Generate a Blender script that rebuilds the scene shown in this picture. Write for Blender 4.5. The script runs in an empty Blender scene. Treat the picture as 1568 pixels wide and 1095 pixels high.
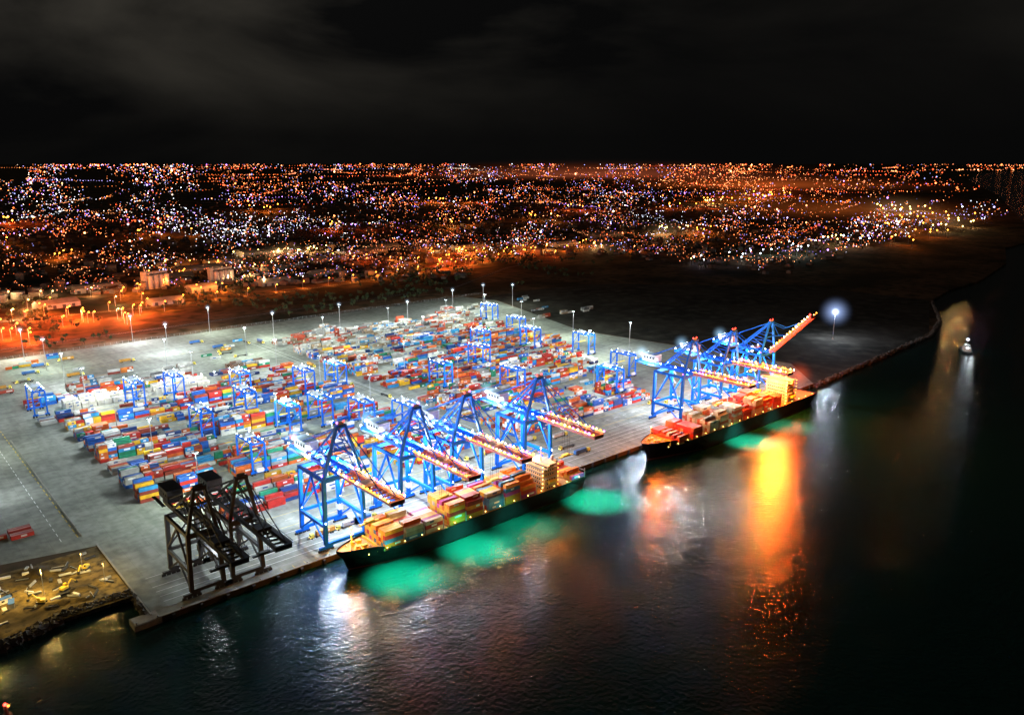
import bpy, bmesh, math, random
from mathutils import Vector, Matrix, noise
R=random.Random(7)
scene=bpy.context.scene
COL=scene.collection
scene.view_settings.view_transform='Standard'
try: scene.view_settings.look='None'
except: pass
scene.view_settings.exposure=0

# World frame: x = along the quay, y = inland from the quay edge, z up, metres.
# ------------------------------------------------------------------ materials
def newmat(name):
    m=bpy.data.materials.new(name); m.use_nodes=True
    nt=m.node_tree; b=nt.nodes["Principled BSDF"]
    return m,nt,b
def paint(name,col,rough=0.5,metal=0.0,var=0.25,scale=0.3,spec=.5):
    m,nt,b=newmat(name)
    n=nt.nodes.new("ShaderNodeTexNoise"); n.inputs['Scale'].default_value=scale; n.inputs['Detail'].default_value=6
    tc=nt.nodes.new("ShaderNodeTexCoord"); nt.links.new(tc.outputs['Object'],n.inputs['Vector'])
    r=nt.nodes.new("ShaderNodeValToRGB")
    r.color_ramp.elements[0].position=0.3; r.color_ramp.elements[1].position=0.7
    r.color_ramp.elements[0].color=(col[0]*(1-var),col[1]*(1-var),col[2]*(1-var),1)
    r.color_ramp.elements[1].color=(min(1,col[0]*(1+var*.5)),min(1,col[1]*(1+var*.5)),min(1,col[2]*(1+var*.5)),1)
    nt.links.new(n.outputs['Fac'],r.inputs['Fac']); nt.links.new(r.outputs['Color'],b.inputs['Base Color'])
    b.inputs['Roughness'].default_value=rough; b.inputs['Metallic'].default_value=metal
    b.inputs['Specular IOR Level'].default_value=spec
    return m
def nosample(m):
    try: m.cycles.emission_sampling='NONE'
    except: pass
def emis(name,col,s):
    m=bpy.data.materials.new(name); m.use_nodes=True; nt=m.node_tree; nt.nodes.clear()
    e=nt.nodes.new("ShaderNodeEmission"); e.inputs[0].default_value=(*col,1); e.inputs[1].default_value=s
    o=nt.nodes.new("ShaderNodeOutputMaterial"); nt.links.new(e.outputs[0],o.inputs[0]); nosample(m)
    return m
def attr_mat(name,rough=0.6,dirt=0.4,emit=False,sc=0.25):
    m,nt,b=newmat(name)
    a=nt.nodes.new("ShaderNodeAttribute"); a.attribute_name="Col"
    if emit:
        nt.nodes.remove(b); e=nt.nodes.new("ShaderNodeEmission")
        nt.links.new(a.outputs['Color'],e.inputs[0]); e.inputs[1].default_value=1
        nt.links.new(e.outputs[0],nt.nodes["Material Output"].inputs[0]); nosample(m)
        return m
    n=nt.nodes.new("ShaderNodeTexNoise"); n.inputs['Scale'].default_value=sc; n.inputs['Detail'].default_value=8
    tc=nt.nodes.new("ShaderNodeTexCoord"); nt.links.new(tc.outputs['Object'],n.inputs['Vector'])
    mr=nt.nodes.new("ShaderNodeMapRange"); mr.inputs[1].default_value=.3; mr.inputs[2].default_value=.7
    mr.inputs[3].default_value=1-dirt; mr.inputs[4].default_value=1.05
    nt.links.new(n.outputs['Fac'],mr.inputs[0])
    mx=nt.nodes.new("ShaderNodeVectorMath"); mx.operation='SCALE'
    nt.links.new(a.outputs['Color'],mx.inputs[0]); nt.links.new(mr.outputs[0],mx.inputs['Scale'])
    nt.links.new(mx.outputs[0],b.inputs['Base Color']); b.inputs['Roughness'].default_value=rough
    b.inputs['Specular IOR Level'].default_value=.25
    return m
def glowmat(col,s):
    """added glow imitating bloom: emission density falls off smoothly from the lamp to the edge of the volume"""
    m=bpy.data.materials.new("added_glow"); m.use_nodes=True; nt=m.node_tree; nt.nodes.clear()
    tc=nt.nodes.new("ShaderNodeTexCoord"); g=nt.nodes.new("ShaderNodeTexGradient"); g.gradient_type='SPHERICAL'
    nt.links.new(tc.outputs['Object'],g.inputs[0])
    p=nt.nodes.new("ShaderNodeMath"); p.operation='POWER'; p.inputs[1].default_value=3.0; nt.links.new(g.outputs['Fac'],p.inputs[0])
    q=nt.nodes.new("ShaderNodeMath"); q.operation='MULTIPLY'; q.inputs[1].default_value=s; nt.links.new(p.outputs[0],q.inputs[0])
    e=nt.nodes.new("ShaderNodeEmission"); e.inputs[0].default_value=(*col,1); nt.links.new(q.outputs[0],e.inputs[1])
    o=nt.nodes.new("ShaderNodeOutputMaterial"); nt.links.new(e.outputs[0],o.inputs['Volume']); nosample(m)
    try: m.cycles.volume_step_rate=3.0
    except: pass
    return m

M_blue=paint("crane_blue_paint",(0.002,0.115,0.62),0.6,spec=.15)
M_dark=paint("dark_crane_paint",(0.035,0.03,0.03),0.6)
M_grey=paint("grey_steel",(0.3,0.31,0.32),0.5)
M_white=paint("white_paint",(0.75,0.75,0.72),0.5)
M_cont=attr_mat("container_paint",0.6,0.4)
M_bld=attr_mat("painted_masonry",0.8,0.4,sc=0.05)
M_black=paint("black_rubber",(0.02,0.02,0.02),0.8)
M_hull=paint("hull_paint_dark",(0.010,0.011,0.014),0.6,spec=.2)
M_boot=paint("hull_paint_red",(0.2,0.03,0.02),0.5)
M_deck=paint("deck_paint",(0.4,0.2,0.05),0.7)
M_house=paint("ship_house_paint",(0.6,0.38,0.18),0.5)
M_win=paint("dark_window_glass",(0.02,0.03,0.04),0.1)
M_lw=emis("lamp_white",(0.75,0.9,1),25)
M_lo=emis("lamp_orange",(1,0.3,0.03),14)
M_lr=emis("lamp_red",(1,0.04,0.03),12)
M_ly=emis("lamp_yellow",(1,0.65,0.15),16)
M_lp=emis("lamp_violet",(0.7,0.12,1),10)

# ------------------------------------------------------------------ mesh builder
class MB:
    def __init__(s): s.v=[];s.f=[];s.m=[];s.c=[]
    def add(s,vs,fs,mat=0,col=(1,1,1)):
        o=len(s.v); s.v.extend(vs)
        for f in fs: s.f.append(tuple(i+o for i in f)); s.m.append(mat); s.c.append(col)
    def box(s,c,d,mat=0,col=(1,1,1),rz=0.0):
        x,y,z=d[0]/2,d[1]/2,d[2]/2; cr,sr=math.cos(rz),math.sin(rz)
        vs=[]
        for a,b,e in ((-1,-1,-1),(1,-1,-1),(1,1,-1),(-1,1,-1),(-1,-1,1),(1,-1,1),(1,1,1),(-1,1,1)):
            px,py=a*x,b*y
            vs.append((c[0]+px*cr-py*sr,c[1]+px*sr+py*cr,c[2]+e*z))
        s.add(vs,[(0,3,2,1),(4,5,6,7),(0,1,5,4),(1,2,6,5),(2,3,7,6),(3,0,4,7)],mat,col)
    def beam(s,a,b,w,h=None,mat=0,col=(1,1,1)):
        h=h or w; a=Vector(a);b=Vector(b); d=(b-a).normalized()
        up=Vector((0,0,1)) if abs(d.z)<0.95 else Vector((0,1,0))
        r=d.cross(up).normalized()*w/2; u=r.cross(d).normalized()*h/2
        vs=[tuple(p) for p in (a-r-u,a+r-u,a+r+u,a-r+u,b-r-u,b+r-u,b+r+u,b-r+u)]
        s.add(vs,[(0,1,2,3),(7,6,5,4),(0,4,5,1),(1,5,6,2),(2,6,7,3),(3,7,4,0)],mat,col)
    def cyl(s,a,b,r1,r2=None,n=10,mat=0,col=(1,1,1)):
        r2=r1 if r2 is None else r2; a=Vector(a);b=Vector(b); d=(b-a).normalized()
        up=Vector((0,0,1)) if abs(d.z)<0.95 else Vector((0,1,0))
        x=d.cross(up).normalized(); y=d.cross(x).normalized(); vs=[]
        for p,r in ((a,r1),(b,r2)):
            for i in range(n):
                t=2*math.pi*i/n; vs.append(tuple(p+x*math.cos(t)*r+y*math.sin(t)*r))
        fs=[(i,(i+1)%n,n+(i+1)%n,n+i) for i in range(n)]+[tuple(range(n))[::-1],tuple(range(n,2*n))]
        s.add(vs,fs,mat,col)
    def octa(s,c,r,mat=0,col=(1,1,1)):
        x,y,z=c
        s.add([(x+r,y,z),(x-r,y,z),(x,y+r,z),(x,y-r,z),(x,y,z+r),(x,y,z-r)],
          [(0,2,4),(2,1,4),(1,3,4),(3,0,4),(2,0,5),(1,2,5),(3,1,5),(0,3,5)],mat,col)
    def mesh(s,name,mats,useCol=False):
        me=bpy.data.meshes.new(name); me.from_pydata(s.v,[],s.f)
        for m in mats: me.materials.append(m)
        me.polygons.foreach_set("material_index",s.m)
        if useCol:
            at=me.color_attributes.new("Col",'FLOAT_COLOR','CORNER'); buf=[]
            for f,c in zip(s.f,s.c):
                buf.extend((c[0],c[1],c[2],1.0)*len(f))
            at.data.foreach_set("color",buf)
        me.update(); return me
def obj(name,data,loc=(0,0,0),rz=0,parent=None):
    o=bpy.data.objects.new(name,data); o.location=loc; o.rotation_euler=(0,0,rz); COL.objects.link(o)
    if parent: o.parent=parent
    return o
def lamp(name,loc,power,col,parent=None,rad=0.6,spot=None,aim=None):
    l=bpy.data.lights.new(name,'SPOT' if spot else 'POINT'); l.energy=power; l.color=col; l.shadow_soft_size=rad
    o=obj(name,l,loc,parent=parent)
    if spot:
        l.spot_size=math.radians(spot); l.spot_blend=1.0
        o.rotation_euler=Vector(aim).to_track_quat('-Z','Y').to_euler()
    return o
_bm=bmesh.new(); bmesh.ops.create_icosphere(_bm,subdivisions=3,radius=1.0)
BALL=bpy.data.meshes.new("glow_halo_volume"); _bm.to_mesh(BALL); _bm.free()
_gc={}
def glow_halo(loc,rad,col,bright,parent=None):  # added self-glowing ball imitating the bloom around lights, no real mist
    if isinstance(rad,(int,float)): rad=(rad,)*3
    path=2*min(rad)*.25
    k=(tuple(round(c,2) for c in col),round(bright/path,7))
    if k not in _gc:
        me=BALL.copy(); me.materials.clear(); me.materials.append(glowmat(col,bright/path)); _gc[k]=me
    o=obj("lamp_bloom" if parent else "city_light_bloom",_gc[k],loc,parent=parent); o.scale=rad  # glow volume standing in for bloom around lamps and city lights
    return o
WHITE=(0.85,0.95,1.0); WARM=(1,0.6,0.2); ORANGE=(1,0.28,0.04); GREENW=(0.86,1,0.84)

# ------------------------------------------------------------------ ground / land
coast=[(-8,0),(640,0),(786,8),(987,22),(1090,50),(1256,125),(1400,150),(1564,156),(1900,215),(2272,332),(2600,350),(3100,520),
 (6090,1560),(11950,3827),(20000,6400),(32000,8600),(150000,35000),(150000,150000),(-150000,150000),(-150000,30),(-160,22),(-70,27),(-40,36),(-11,36)]
def inpoly(x,y,P):
    c=False; n=len(P); j=n-1
    for i in range(n):
        xi,yi=P[i]; xj,yj=P[j]
        if (yi>y)!=(yj>y) and x<(xj-xi)*(y-yi)/(yj-yi)+xi: c=not c
        j=i
    return c
def polysheet(name,P,z,mat,skirt=None):
    bm=bmesh.new(); vs=[bm.verts.new((x,y,z)) for x,y in P]
    f=bm.faces.new(vs); f.normal_update()
    if f.normal.z<0: f.normal_flip()
    if skirt is not None:
        lo=[bm.verts.new((x,y,skirt)) for x,y in P]
        for i in range(len(P)):
            j=(i+1)%len(P)
            bm.faces.new((vs[i],lo[i],lo[j],vs[j]))
    bmesh.ops.triangulate(bm,faces=[f]); me=bpy.data.meshes.new(name); bm.to_mesh(me); bm.free()
    me.materials.append(mat); return obj(name,me)
def ground_mat(name,c1,c2,c3,s1=0.004,s2=0.08,rough=0.9):
    m,nt,b=newmat(name); L=nt.links
    geo=nt.nodes.new("ShaderNodeNewGeometry")
    n1=nt.nodes.new("ShaderNodeTexNoise"); n1.inputs['Scale'].default_value=s1; n1.inputs['Detail'].default_value=10
    n2=nt.nodes.new("ShaderNodeTexNoise"); n2.inputs['Scale'].default_value=s2; n2.inputs['Detail'].default_value=8
    L.new(geo.outputs['Position'],n1.inputs['Vector']); L.new(geo.outputs['Position'],n2.inputs['Vector'])
    r=nt.nodes.new("ShaderNodeValToRGB"); e=r.color_ramp.elements
    e[0].position=.38; e[0].color=(*c1,1); e[1].position=.62; e[1].color=(*c2,1)
    L.new(n1.outputs['Fac'],r.inputs['Fac'])
    mx=nt.nodes.new("ShaderNodeMixRGB"); mx.inputs[2].default_value=(*c3,1)
    r2=nt.nodes.new("ShaderNodeMapRange"); r2.inputs[1].default_value=.45; r2.inputs[2].default_value=.7
    L.new(n2.outputs['Fac'],r2.inputs[0]); L.new(r2.outputs[0],mx.inputs[0]); L.new(r.outputs[0],mx.inputs[1])
    L.new(mx.outputs[0],b.inputs['Base Color']); b.inputs['Roughness'].default_value=rough
    b.inputs['Specular IOR Level'].default_value=.05
    return m
M_land=ground_mat("earth_and_scrub",(0.03,0.028,0.02),(0.17,0.10,0.06),(0.018,0.024,0.012),0.008,0.05)
polysheet("ground",coast,0,M_land,skirt=-5)
M_pave,nt,b=newmat("yard_concrete"); L=nt.links
geo=nt.nodes.new("ShaderNodeNewGeometry")
def N(s,d=8,st=None):
    n=nt.nodes.new("ShaderNodeTexNoise"); n.inputs['Scale'].default_value=s; n.inputs['Detail'].default_value=d
    if st:
        mp=nt.nodes.new("ShaderNodeMapping"); mp.inputs['Scale'].default_value=st; L.new(geo.outputs['Position'],mp.inputs[0]); L.new(mp.outputs[0],n.inputs['Vector'])
    else: L.new(geo.outputs['Position'],n.inputs['Vector'])
    return n
n1=N(0.012); n2=N(0.2,10); n3=N(0.05,6,(0.3,2,1)); n4=N(0.06,5,(2.5,.35,1))
br=nt.nodes.new("ShaderNodeTexBrick"); br.offset=0; br.inputs['Scale'].default_value=1; br.inputs['Brick Width'].default_value=15; br.inputs['Row Height'].default_value=15
br.inputs['Mortar Size'].default_value=0.1; br.inputs['Color1'].default_value=(1,1,1,1); br.inputs['Color2'].default_value=(.95,.95,.95,1); br.inputs['Mortar'].default_value=(.75,.75,.75,1)
L.new(geo.outputs['Position'],br.inputs['Vector'])
r=nt.nodes.new("ShaderNodeValToRGB"); e=r.color_ramp.elements
e[0].position=.35; e[0].color=(.21,.225,.20,1); e[1].position=.65; e[1].color=(.34,.355,.315,1)
L.new(n1.outputs['Fac'],r.inputs[0])
def MUL(a,bb,f):
    m=nt.nodes.new("ShaderNodeMixRGB"); m.blend_type='MULTIPLY'; m.inputs[0].default_value=f; L.new(a,m.inputs[1]); L.new(bb,m.inputs[2]); return m.outputs[0]
def RR(o,a,b_,lo):
    q=nt.nodes.new("ShaderNodeMapRange"); q.inputs[1].default_value=a; q.inputs[2].default_value=b_; q.inputs[3].default_value=lo; q.inputs[4].default_value=1.0; L.new(o,q.inputs[0]); return q.outputs[0]
c=MUL(r.outputs[0],br.outputs['Color'],1); c=MUL(c,RR(n2.outputs['Fac'],.3,.6,.7),1); c=MUL(c,RR(n3.outputs['Fac'],.35,.55,.82),1); c=MUL(c,RR(n4.outputs['Fac'],.35,.55,.82),1)
L.new(c,b.inputs['Base Color']); b.inputs['Roughness'].default_value=.8; b.inputs['Specular IOR Level'].default_value=.2
pave=[(-8,0.2),(640,0.2),(700,60),(650,340),(720,600),(700,667),(-500,667),(-500,118),(-57,114),(-9,103)]
polysheet("yard_pavement",pave,0.05,M_pave)
M_dirt=ground_mat("compacted_fill",(0.05,0.045,0.038),(0.025,0.025,0.022),(0.075,0.07,0.06),0.01,0.05)
polysheet("reclaimed_ground",[(640,1),(786,9),(987,23),(1256,128),(1250,330),(1000,600),(870,640),(705,640),(722,600),(652,340),(702,60)],0.03,M_dirt)

mk=MB()
M_ylw=paint("yellow_road_paint",(0.7,0.5,0.05),.6); M_mark=paint("white_road_paint",(0.75,0.75,0.75),.6)
for y in (14,20,26,32,44): mk.box((316,y,0.058),(632,0.3,0.004),1)
for x in range(20,620,12): mk.box((x,61,0.058),(5,0.3,0.004),1)
for y in (52,70): mk.box((330,y,0.058),(600,0.3,0.004),0)
for x in (283,290,): mk.box((x,330,0.058),(0.35,460,0.004),1)
for k in range(30): mk.box((-15,125+k*9,0.058),(0.6,5,0.004),0); mk.box((-24,125+k*9,0.058),(0.4,5,0.004),1)
for k in range(90): mk.box((-200+k*10,505,0.058),(5,0.35,0.004),1); mk.box((-200+k*10,560,0.058),(5,0.35,0.004),0)
for x in range(60,640,7): mk.box((x,3.2,0.058),(0.3,3.4,0.004),0)
for i in range(11): 
    for x in (24,270,304): mk.box((x+90 if x!=270 else x-60,92+i*32+12.5,0.058),(150,.3,.004),0)
obj("painted_road_markings",mk.mesh("painted_road_markings",[M_ylw,M_mark]))
q=MB()
q.box((316,0.6,0.25),(648,1.0,0.4),0)
for x in range(0,640,14):
    q.box((x,-0.9,-1.3),(1.6,1.6,2.2),1)
    q.cyl((x+5,1.9,0.05),(x+5,1.9,0.7),.35,.5,8,2)
q.box((316,8,0.07),(632,0.25,0.12),2); q.box((316,38,0.07),(632,0.25,0.12),2)
q.box((-9,55,0.3),(0.9,100,0.5),0)
M_conc=paint("quay_concrete",(0.3,0.29,0.26),.8)
obj("quay_wall",q.mesh("quay_wall",[M_conc,M_black,M_grey]))
j=MB(); j.box((-12,4,-1.8),(13,9,3.4),0); j.box((-12,4,.05),(12,8,.3),0)
for dx in (-5,5): j.cyl((-12+dx,1,0.2),(-12+dx,1,1.1),.4,.5,8,1)
obj("mooring_dolphin",j.mesh("mooring_dolphin",[M_conc,M_grey]))
bb=MB()
for k in range(56): bb.box((-13,124+k*4,.45),(.6,3.2,.8),0)
obj("concrete_road_barrier",bb.mesh("concrete_road_barrier",[M_conc]))
fb=MB()
for k in range(150): fb.cyl((-300+k*7,668,0),(-300+k*7,668,3),.12,.12,5,0)
for z in (.6,1.8,2.9): fb.beam((-300,668,z),(745,668,z),.08,.08,0)
obj("perimeter_fence",fb.mesh("perimeter_fence",[M_grey]))

# ------------------------------------------------------------------ water
m,nt,b=newmat("sea_water"); L=nt.links; M_sea=m
geo=nt.nodes.new("ShaderNodeNewGeometry")
mp=nt.nodes.new("ShaderNodeMapping"); mp.inputs['Rotation'].default_value=(0,0,.6); L.new(geo.outputs['Position'],mp.inputs[0])
na=nt.nodes.new("ShaderNodeTexNoise"); na.inputs['Scale'].default_value=.45; na.inputs['Detail'].default_value=4; na.inputs['Roughness'].default_value=.58
nb=nt.nodes.new("ShaderNodeTexNoise"); nb.inputs['Scale'].default_value=.05; nb.inputs['Detail'].default_value=3
L.new(mp.outputs[0],na.inputs['Vector']); L.new(mp.outputs[0],nb.inputs['Vector'])
ad=nt.nodes.new("ShaderNodeMath"); ad.operation='ADD'; mu=nt.nodes.new("ShaderNodeMath"); mu.operation='MULTIPLY'; mu.inputs[1].default_value=1.2
L.new(nb.outputs['Fac'],mu.inputs[0]); L.new(na.outputs['Fac'],ad.inputs[0]); L.new(mu.outputs[0],ad.inputs[1])
bp=nt.nodes.new("ShaderNodeBump"); bp.inputs['Strength'].default_value=1; bp.inputs['Distance'].default_value=.38; L.new(ad.outputs[0],bp.inputs['Height'])
L.new(bp.outputs[0],b.inputs['Normal'])
b.inputs['Base Color'].default_value=(0.0022,0.021,0.017,1); b.inputs['Roughness'].default_value=.11; b.inputs['IOR'].default_value=1.33
w=MB(); w.add([(-150000,-150000,-3),(150000,-150000,-3),(150000,150000,-3),(-150000,150000,-3)],[(0,1,2,3)])
obj("sea_water",w.mesh("sea_water",[M_sea]))

# ------------------------------------------------------------------ containers
PAL=[((0.5,0.03,0.02),5),((0.6,0.12,0.02),4),((0.28,0.05,0.03),3),((0.02,0.11,0.45),4.5),((0.03,0.28,0.6),3),((0.66,0.66,0.63),5),((0.36,0.37,0.36),3),
 ((0.02,0.22,0.11),1.6),((0.75,0.42,0.02),2.2),((0.02,0.05,0.18),2),((0.7,0.2,0.03),1.5)]
PALW=[((0.55,0.55,0.5),5),((0.38,0.38,0.35),4),((0.35,0.25,0.16),2.5),((0.45,0.07,0.03),3),((0.18,0.18,0.18),2),((0.04,0.2,0.4),1.5)]
def pick(P):
    return R.choices([p[0] for p in P],[p[1] for p in P])[0]
def container(mb,x,y,z,L_=12.1,col=(.5,.1,.1),W=2.44,Hh=2.6,mat=0):
    a,bq=L_/2,W/2; i=.18
    vs=[(x-a,y-bq,z),(x+a,y-bq,z),(x+a,y+bq,z),(x-a,y+bq,z),(x-a,y-bq,z+Hh),(x+a,y-bq,z+Hh),(x+a,y+bq,z+Hh),(x-a,y+bq,z+Hh),
        (x-a+i,y-bq+i,z+Hh-.07),(x+a-i,y-bq+i,z+Hh-.07),(x+a-i,y+bq-i,z+Hh-.07),(x-a+i,y+bq-i,z+Hh-.07)]
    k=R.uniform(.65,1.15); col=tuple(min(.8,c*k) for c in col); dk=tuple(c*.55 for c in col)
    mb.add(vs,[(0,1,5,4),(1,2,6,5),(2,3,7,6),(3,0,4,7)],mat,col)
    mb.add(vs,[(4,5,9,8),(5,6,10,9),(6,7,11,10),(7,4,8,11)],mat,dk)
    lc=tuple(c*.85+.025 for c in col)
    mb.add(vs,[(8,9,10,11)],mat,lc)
    if R.random()<.4:
        w_=L_*R.uniform(.2,.45); x0=x+R.uniform(-.2,.2)*L_; yy=y-bq-.02; lg=(.7,.7,.7) if sum(col)<1.2 else (.05,.1,.3)
        mb.add([(x0-w_/2,yy,z+.9),(x0+w_/2,yy,z+.9),(x0+w_/2,yy,z+2),(x0-w_/2,yy,z+2)],[(0,1,2,3)],mat,lg)
def block(xs,xe,yc,rows,dens,hmax,pal,name="container_stack",seed=0,pitch=13.2,gaps=.07):
    mb=MB(); n=int((xe-xs)/pitch)
    for i in range(n):
        xc=xs+(i+.5)*pitch
        if R.random()<gaps: continue
        basecol=pick(pal)
        twenty=R.random()<.3
        d=noise.noise(Vector((xc*.02,yc*.03,seed)))
        for r_ in range(rows):
            y=yc+(r_-(rows-1)/2)*2.75
            h=(d+.5)*hmax*.9+R.uniform(-1.5,1.0)
            if R.random()>dens: h=0
            h=max(0,min(hmax,int(round(h))))
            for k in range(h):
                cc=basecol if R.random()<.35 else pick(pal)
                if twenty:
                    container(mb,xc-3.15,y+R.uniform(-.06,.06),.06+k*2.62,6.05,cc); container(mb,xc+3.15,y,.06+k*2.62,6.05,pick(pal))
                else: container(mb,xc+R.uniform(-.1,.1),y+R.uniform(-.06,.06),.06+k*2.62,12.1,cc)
    if mb.v: obj(name,mb.mesh(name,[M_cont],True))
def leftedge(y):
    return 62 if y<115 else (28 if y<350 else 14)
ys=[92+i*32 for i in range(12)]
for i,y in enumerate(ys):
    if y>455: break
    if i==10: block(40,180,y,7,1,5,[PALW[0]],seed=1.,gaps=0); block(190,272,y,7,.9,5,PAL,seed=3); continue
    block(leftedge(y),262 if y<240 else 272,y,6,.9,5,PAL,seed=i*3.1)
rk=MB()
for x in range(46,180,13):
    for z in (3,6,9,12): rk.box((x+.5,401,z),(1.2,.8,.2),0)
    for y in (400.7,401.4): rk.cyl((x,y,0),(x,y,14),.12,.12,5,0)
    rk.octa((x,400.2,14.2),.7,1)
obj("reefer_rack",rk.mesh("reefer_rack",[M_grey,M_lw]))
for x in (60,95,130,165): lamp("reefer_rack_lamp",(x,397,17),30000,(1,1,.85))
block(56,180,470,6,1,5,PALW,seed=9.)
block(210,275,450,8,1,7,[((0.2,0.12,0.08),5),((0.35,0.3,0.25),2)],seed=2.)
for i in range(9):
    x=R.uniform(20,260); block(x,x+30,R.uniform(500,640),2,.8,2,PAL,seed=i)
for i in range(15):
    y=88+i*32; x1=488+ (y-95)*.46 if y<320 else 592+(y-320)*.08
    if i>=12: block(302,x1,y,8,.95,6,PALW,seed=20+i)
    else: block(302,x1,y,7,.93,5,PAL if i<9 else PAL+PALW,seed=20+i)
for i in range(14):
    x=R.uniform(610,760); y=R.uniform(420,600); block(x,x+28,y,2,.8,2,PALW,seed=i+.5)
block(-60,-22,150,5,.9,2,[((0.45,0.04,0.03),5),((.5,.5,.5),1)],seed=3)
block(-90,-50,185,5,.9,2,[((0.45,0.04,0.03),3),((.5,.5,.5),2)],seed=3)

# ------------------------------------------------------------------ STS cranes
def sts_mesh(name,paintm,wid=13.0,Hg=46,apex=74,out=-50,back=68,raised=0.0,lights=True,y0=8,y1=38):
    mb=MB(); B=0;G_=1;K=2;LW=3;LO=4;LR=5;LY=6;LP=7
    for sx in (-1,1):
        for y in (y0,y1):
            mb.beam((sx*wid,y,3.5),(sx*(wid-1.0),y,Hg-2),2.1,2.1,B)
            for k in range(-3,4,2):
                mb.box((sx*wid+k*1.3,y,.75),(2.0,1.0,1.2),K)
            mb.box((sx*wid,y,2.0),(8.5,1.5,1.3),B)
        mb.beam((sx*wid,y0,15),(sx*wid,y1,15),1.5,2.0,B)
        mb.beam((sx*(wid-1),y0,Hg-3),(sx*(wid-1),y1,Hg-3),1.4,2.0,B)
        ym=(y0+y1)/2
        mb.beam((sx*wid,y0,16),(sx*(wid-.6),ym,Hg-4),1.0,1.0,B)
        mb.beam((sx*wid,y1,16),(sx*(wid-.6),ym,Hg-4),1.0,1.0,B)
        mb.beam((sx*wid,y1,4),(sx*wid,ym,14.5),.8,.8,B); mb.beam((sx*wid,y0,4),(sx*wid,ym,14.5),.8,.8,B)
        mb.beam((sx*(wid-1),y0,Hg-2),(sx*2.6,y0-1,apex),1.6,1.6,B)
        mb.beam((sx*2.6,y0-1,apex),(sx*4,y1,Hg),1.1,1.1,B)
        mb.beam((sx*2.6,y0-1,apex),(sx*3.4,back-3,Hg+1),.5,.5,B)
        mb.beam((sx*(wid-3.5),y0,Hg+7),(sx*3.3,y1-13,Hg+12),.6,.6,B)
        for t in (.3,.6): mb.beam((sx*(wid-1-(wid-3.6)*t),y0-t,Hg-2+(apex-Hg+2)*t),(sx*(2.6+1.4*t),y0-1+(y1-y0+1)*(1-t),apex+(Hg-apex)*(1-t)),.5,.5,B)
    for y in (y0,y1):
        mb.beam((-wid,y,3.6),(wid,y,3.6),1.6,1.8,B)
        mb.beam((-wid+1,y,Hg-3),(wid-1,y,Hg-3),1.6,2.4,B)
    mb.beam((-wid,y1,15),(wid,y1,15),1.5,1.8,B)
    mb.beam((-wid,y1,16),(wid-1,y1,Hg-4),.7,.7,B)
    mb.beam((-6,y0-1,Hg+14),(6,y0-1,Hg+14),.9,.9,B); mb.box((0,y0-1,apex),(7,2.5,1.5),B); mb.box((0,y0-1,apex+1.6),(4,1.5,1.2),G_)
    gx=3.4; hinge=y0-4
    for sx in (-1,1): mb.beam((sx*gx,hinge,Hg),(sx*gx,back,Hg),1.3,2.4,B)
    for y in range(int(hinge)+4,int(back),6): mb.beam((-gx,y,Hg),(gx,y,Hg),.5,.8,B)
    ca,sa=math.cos(raised),math.sin(raised); Lb=hinge-out
    def bpnt(x,d,dz=0): return (x,hinge-d*ca,Hg+d*sa+dz)
    for sx in (-1,1):
        mb.beam(bpnt(sx*gx,0),bpnt(sx*gx,Lb),1.2,2.3,8)
        mb.beam(bpnt(sx*(gx+1.4),0,.9),bpnt(sx*(gx+1.4),Lb,.9),1.0,.15,G_)
        mb.beam(bpnt(sx*(gx+1.9),0,2.0),bpnt(sx*(gx+1.9),Lb,2.0),.14,.14,LO if lights else G_)
    d=2
    while d<Lb:
        mb.beam(bpnt(-gx,d),bpnt(gx,d),.5,.8,8)
        if d+4<Lb: mb.beam(bpnt(-gx,d,.4),bpnt(gx,d+4,.4),.3,.3,8)
        d+=4.5
    mb.beam(bpnt(-gx-1,Lb),bpnt(gx+1,Lb),1.4,2.4,8)
    for sx in (-1,1):
        for fr in (.45,.88):
            p=bpnt(sx*gx,Lb*fr,1)
            if raised<.1: mb.beam((sx*2.4,y0-1,apex),p,.42,.42,B)
            else:
                ap=Vector((sx*2.4,y0-1,apex)); pp=Vector(p); mid=(ap+pp)/2+Vector((0,3,-7))
                mb.beam(ap,mid,.4,.4,B); mb.beam(mid,pp,.4,.4,B)
    mb.box((0,y1+14,Hg+5),(8.5,15,6),G_); mb.box((0,y1+14,Hg+8.2),(9,15.6,.4),9)
    for k in range(4): mb.box((4.3,y1+9+k*3.2,Hg+5.5),(.1,1.6,1.5),10); mb.box((-4.3,y1+9+k*3.2,Hg+5.5),(.1,1.6,1.5),10)
    mb.box((-gx-3.5,y1+14,Hg+1),(2,18,.2),G_)
    ty=hinge-Lb*.45 if raised<.1 else y0+14
    mb.box((0,ty,Hg+1.8),(7.6,7,1.6),G_); mb.box((gx-.2,ty+6,Hg-3.2),(2.4,3.2,2.8),9); mb.box((gx-.2,ty+4.3,Hg-3.0),(2.0,.15,1.6),10)
    zs=24
    for sx in (-1,1):
        for sy in (-1,1): mb.beam((sx*2.6,ty+sy*1,Hg),(sx*2.6,ty+sy*1,zs),.12,.12,K)
    mb.box((0,ty,zs),(12.1,1.6,.7),11); mb.box((0,ty,zs+.9),(6,2.2,.8),11)
    z=4; sgn=1
    while z<Hg-6:
        mb.beam((wid+2.2,y1-sgn*2,z),(wid+2.2,y1+sgn*2,z+4),.9,.15,G_); mb.box((wid+2.0,y1+sgn*2.4,z+4),(1.6,1.6,.12),G_); z+=4; sgn*=-1
    mb.box((wid,y1,10),(3,4,3.4),9)
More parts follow.
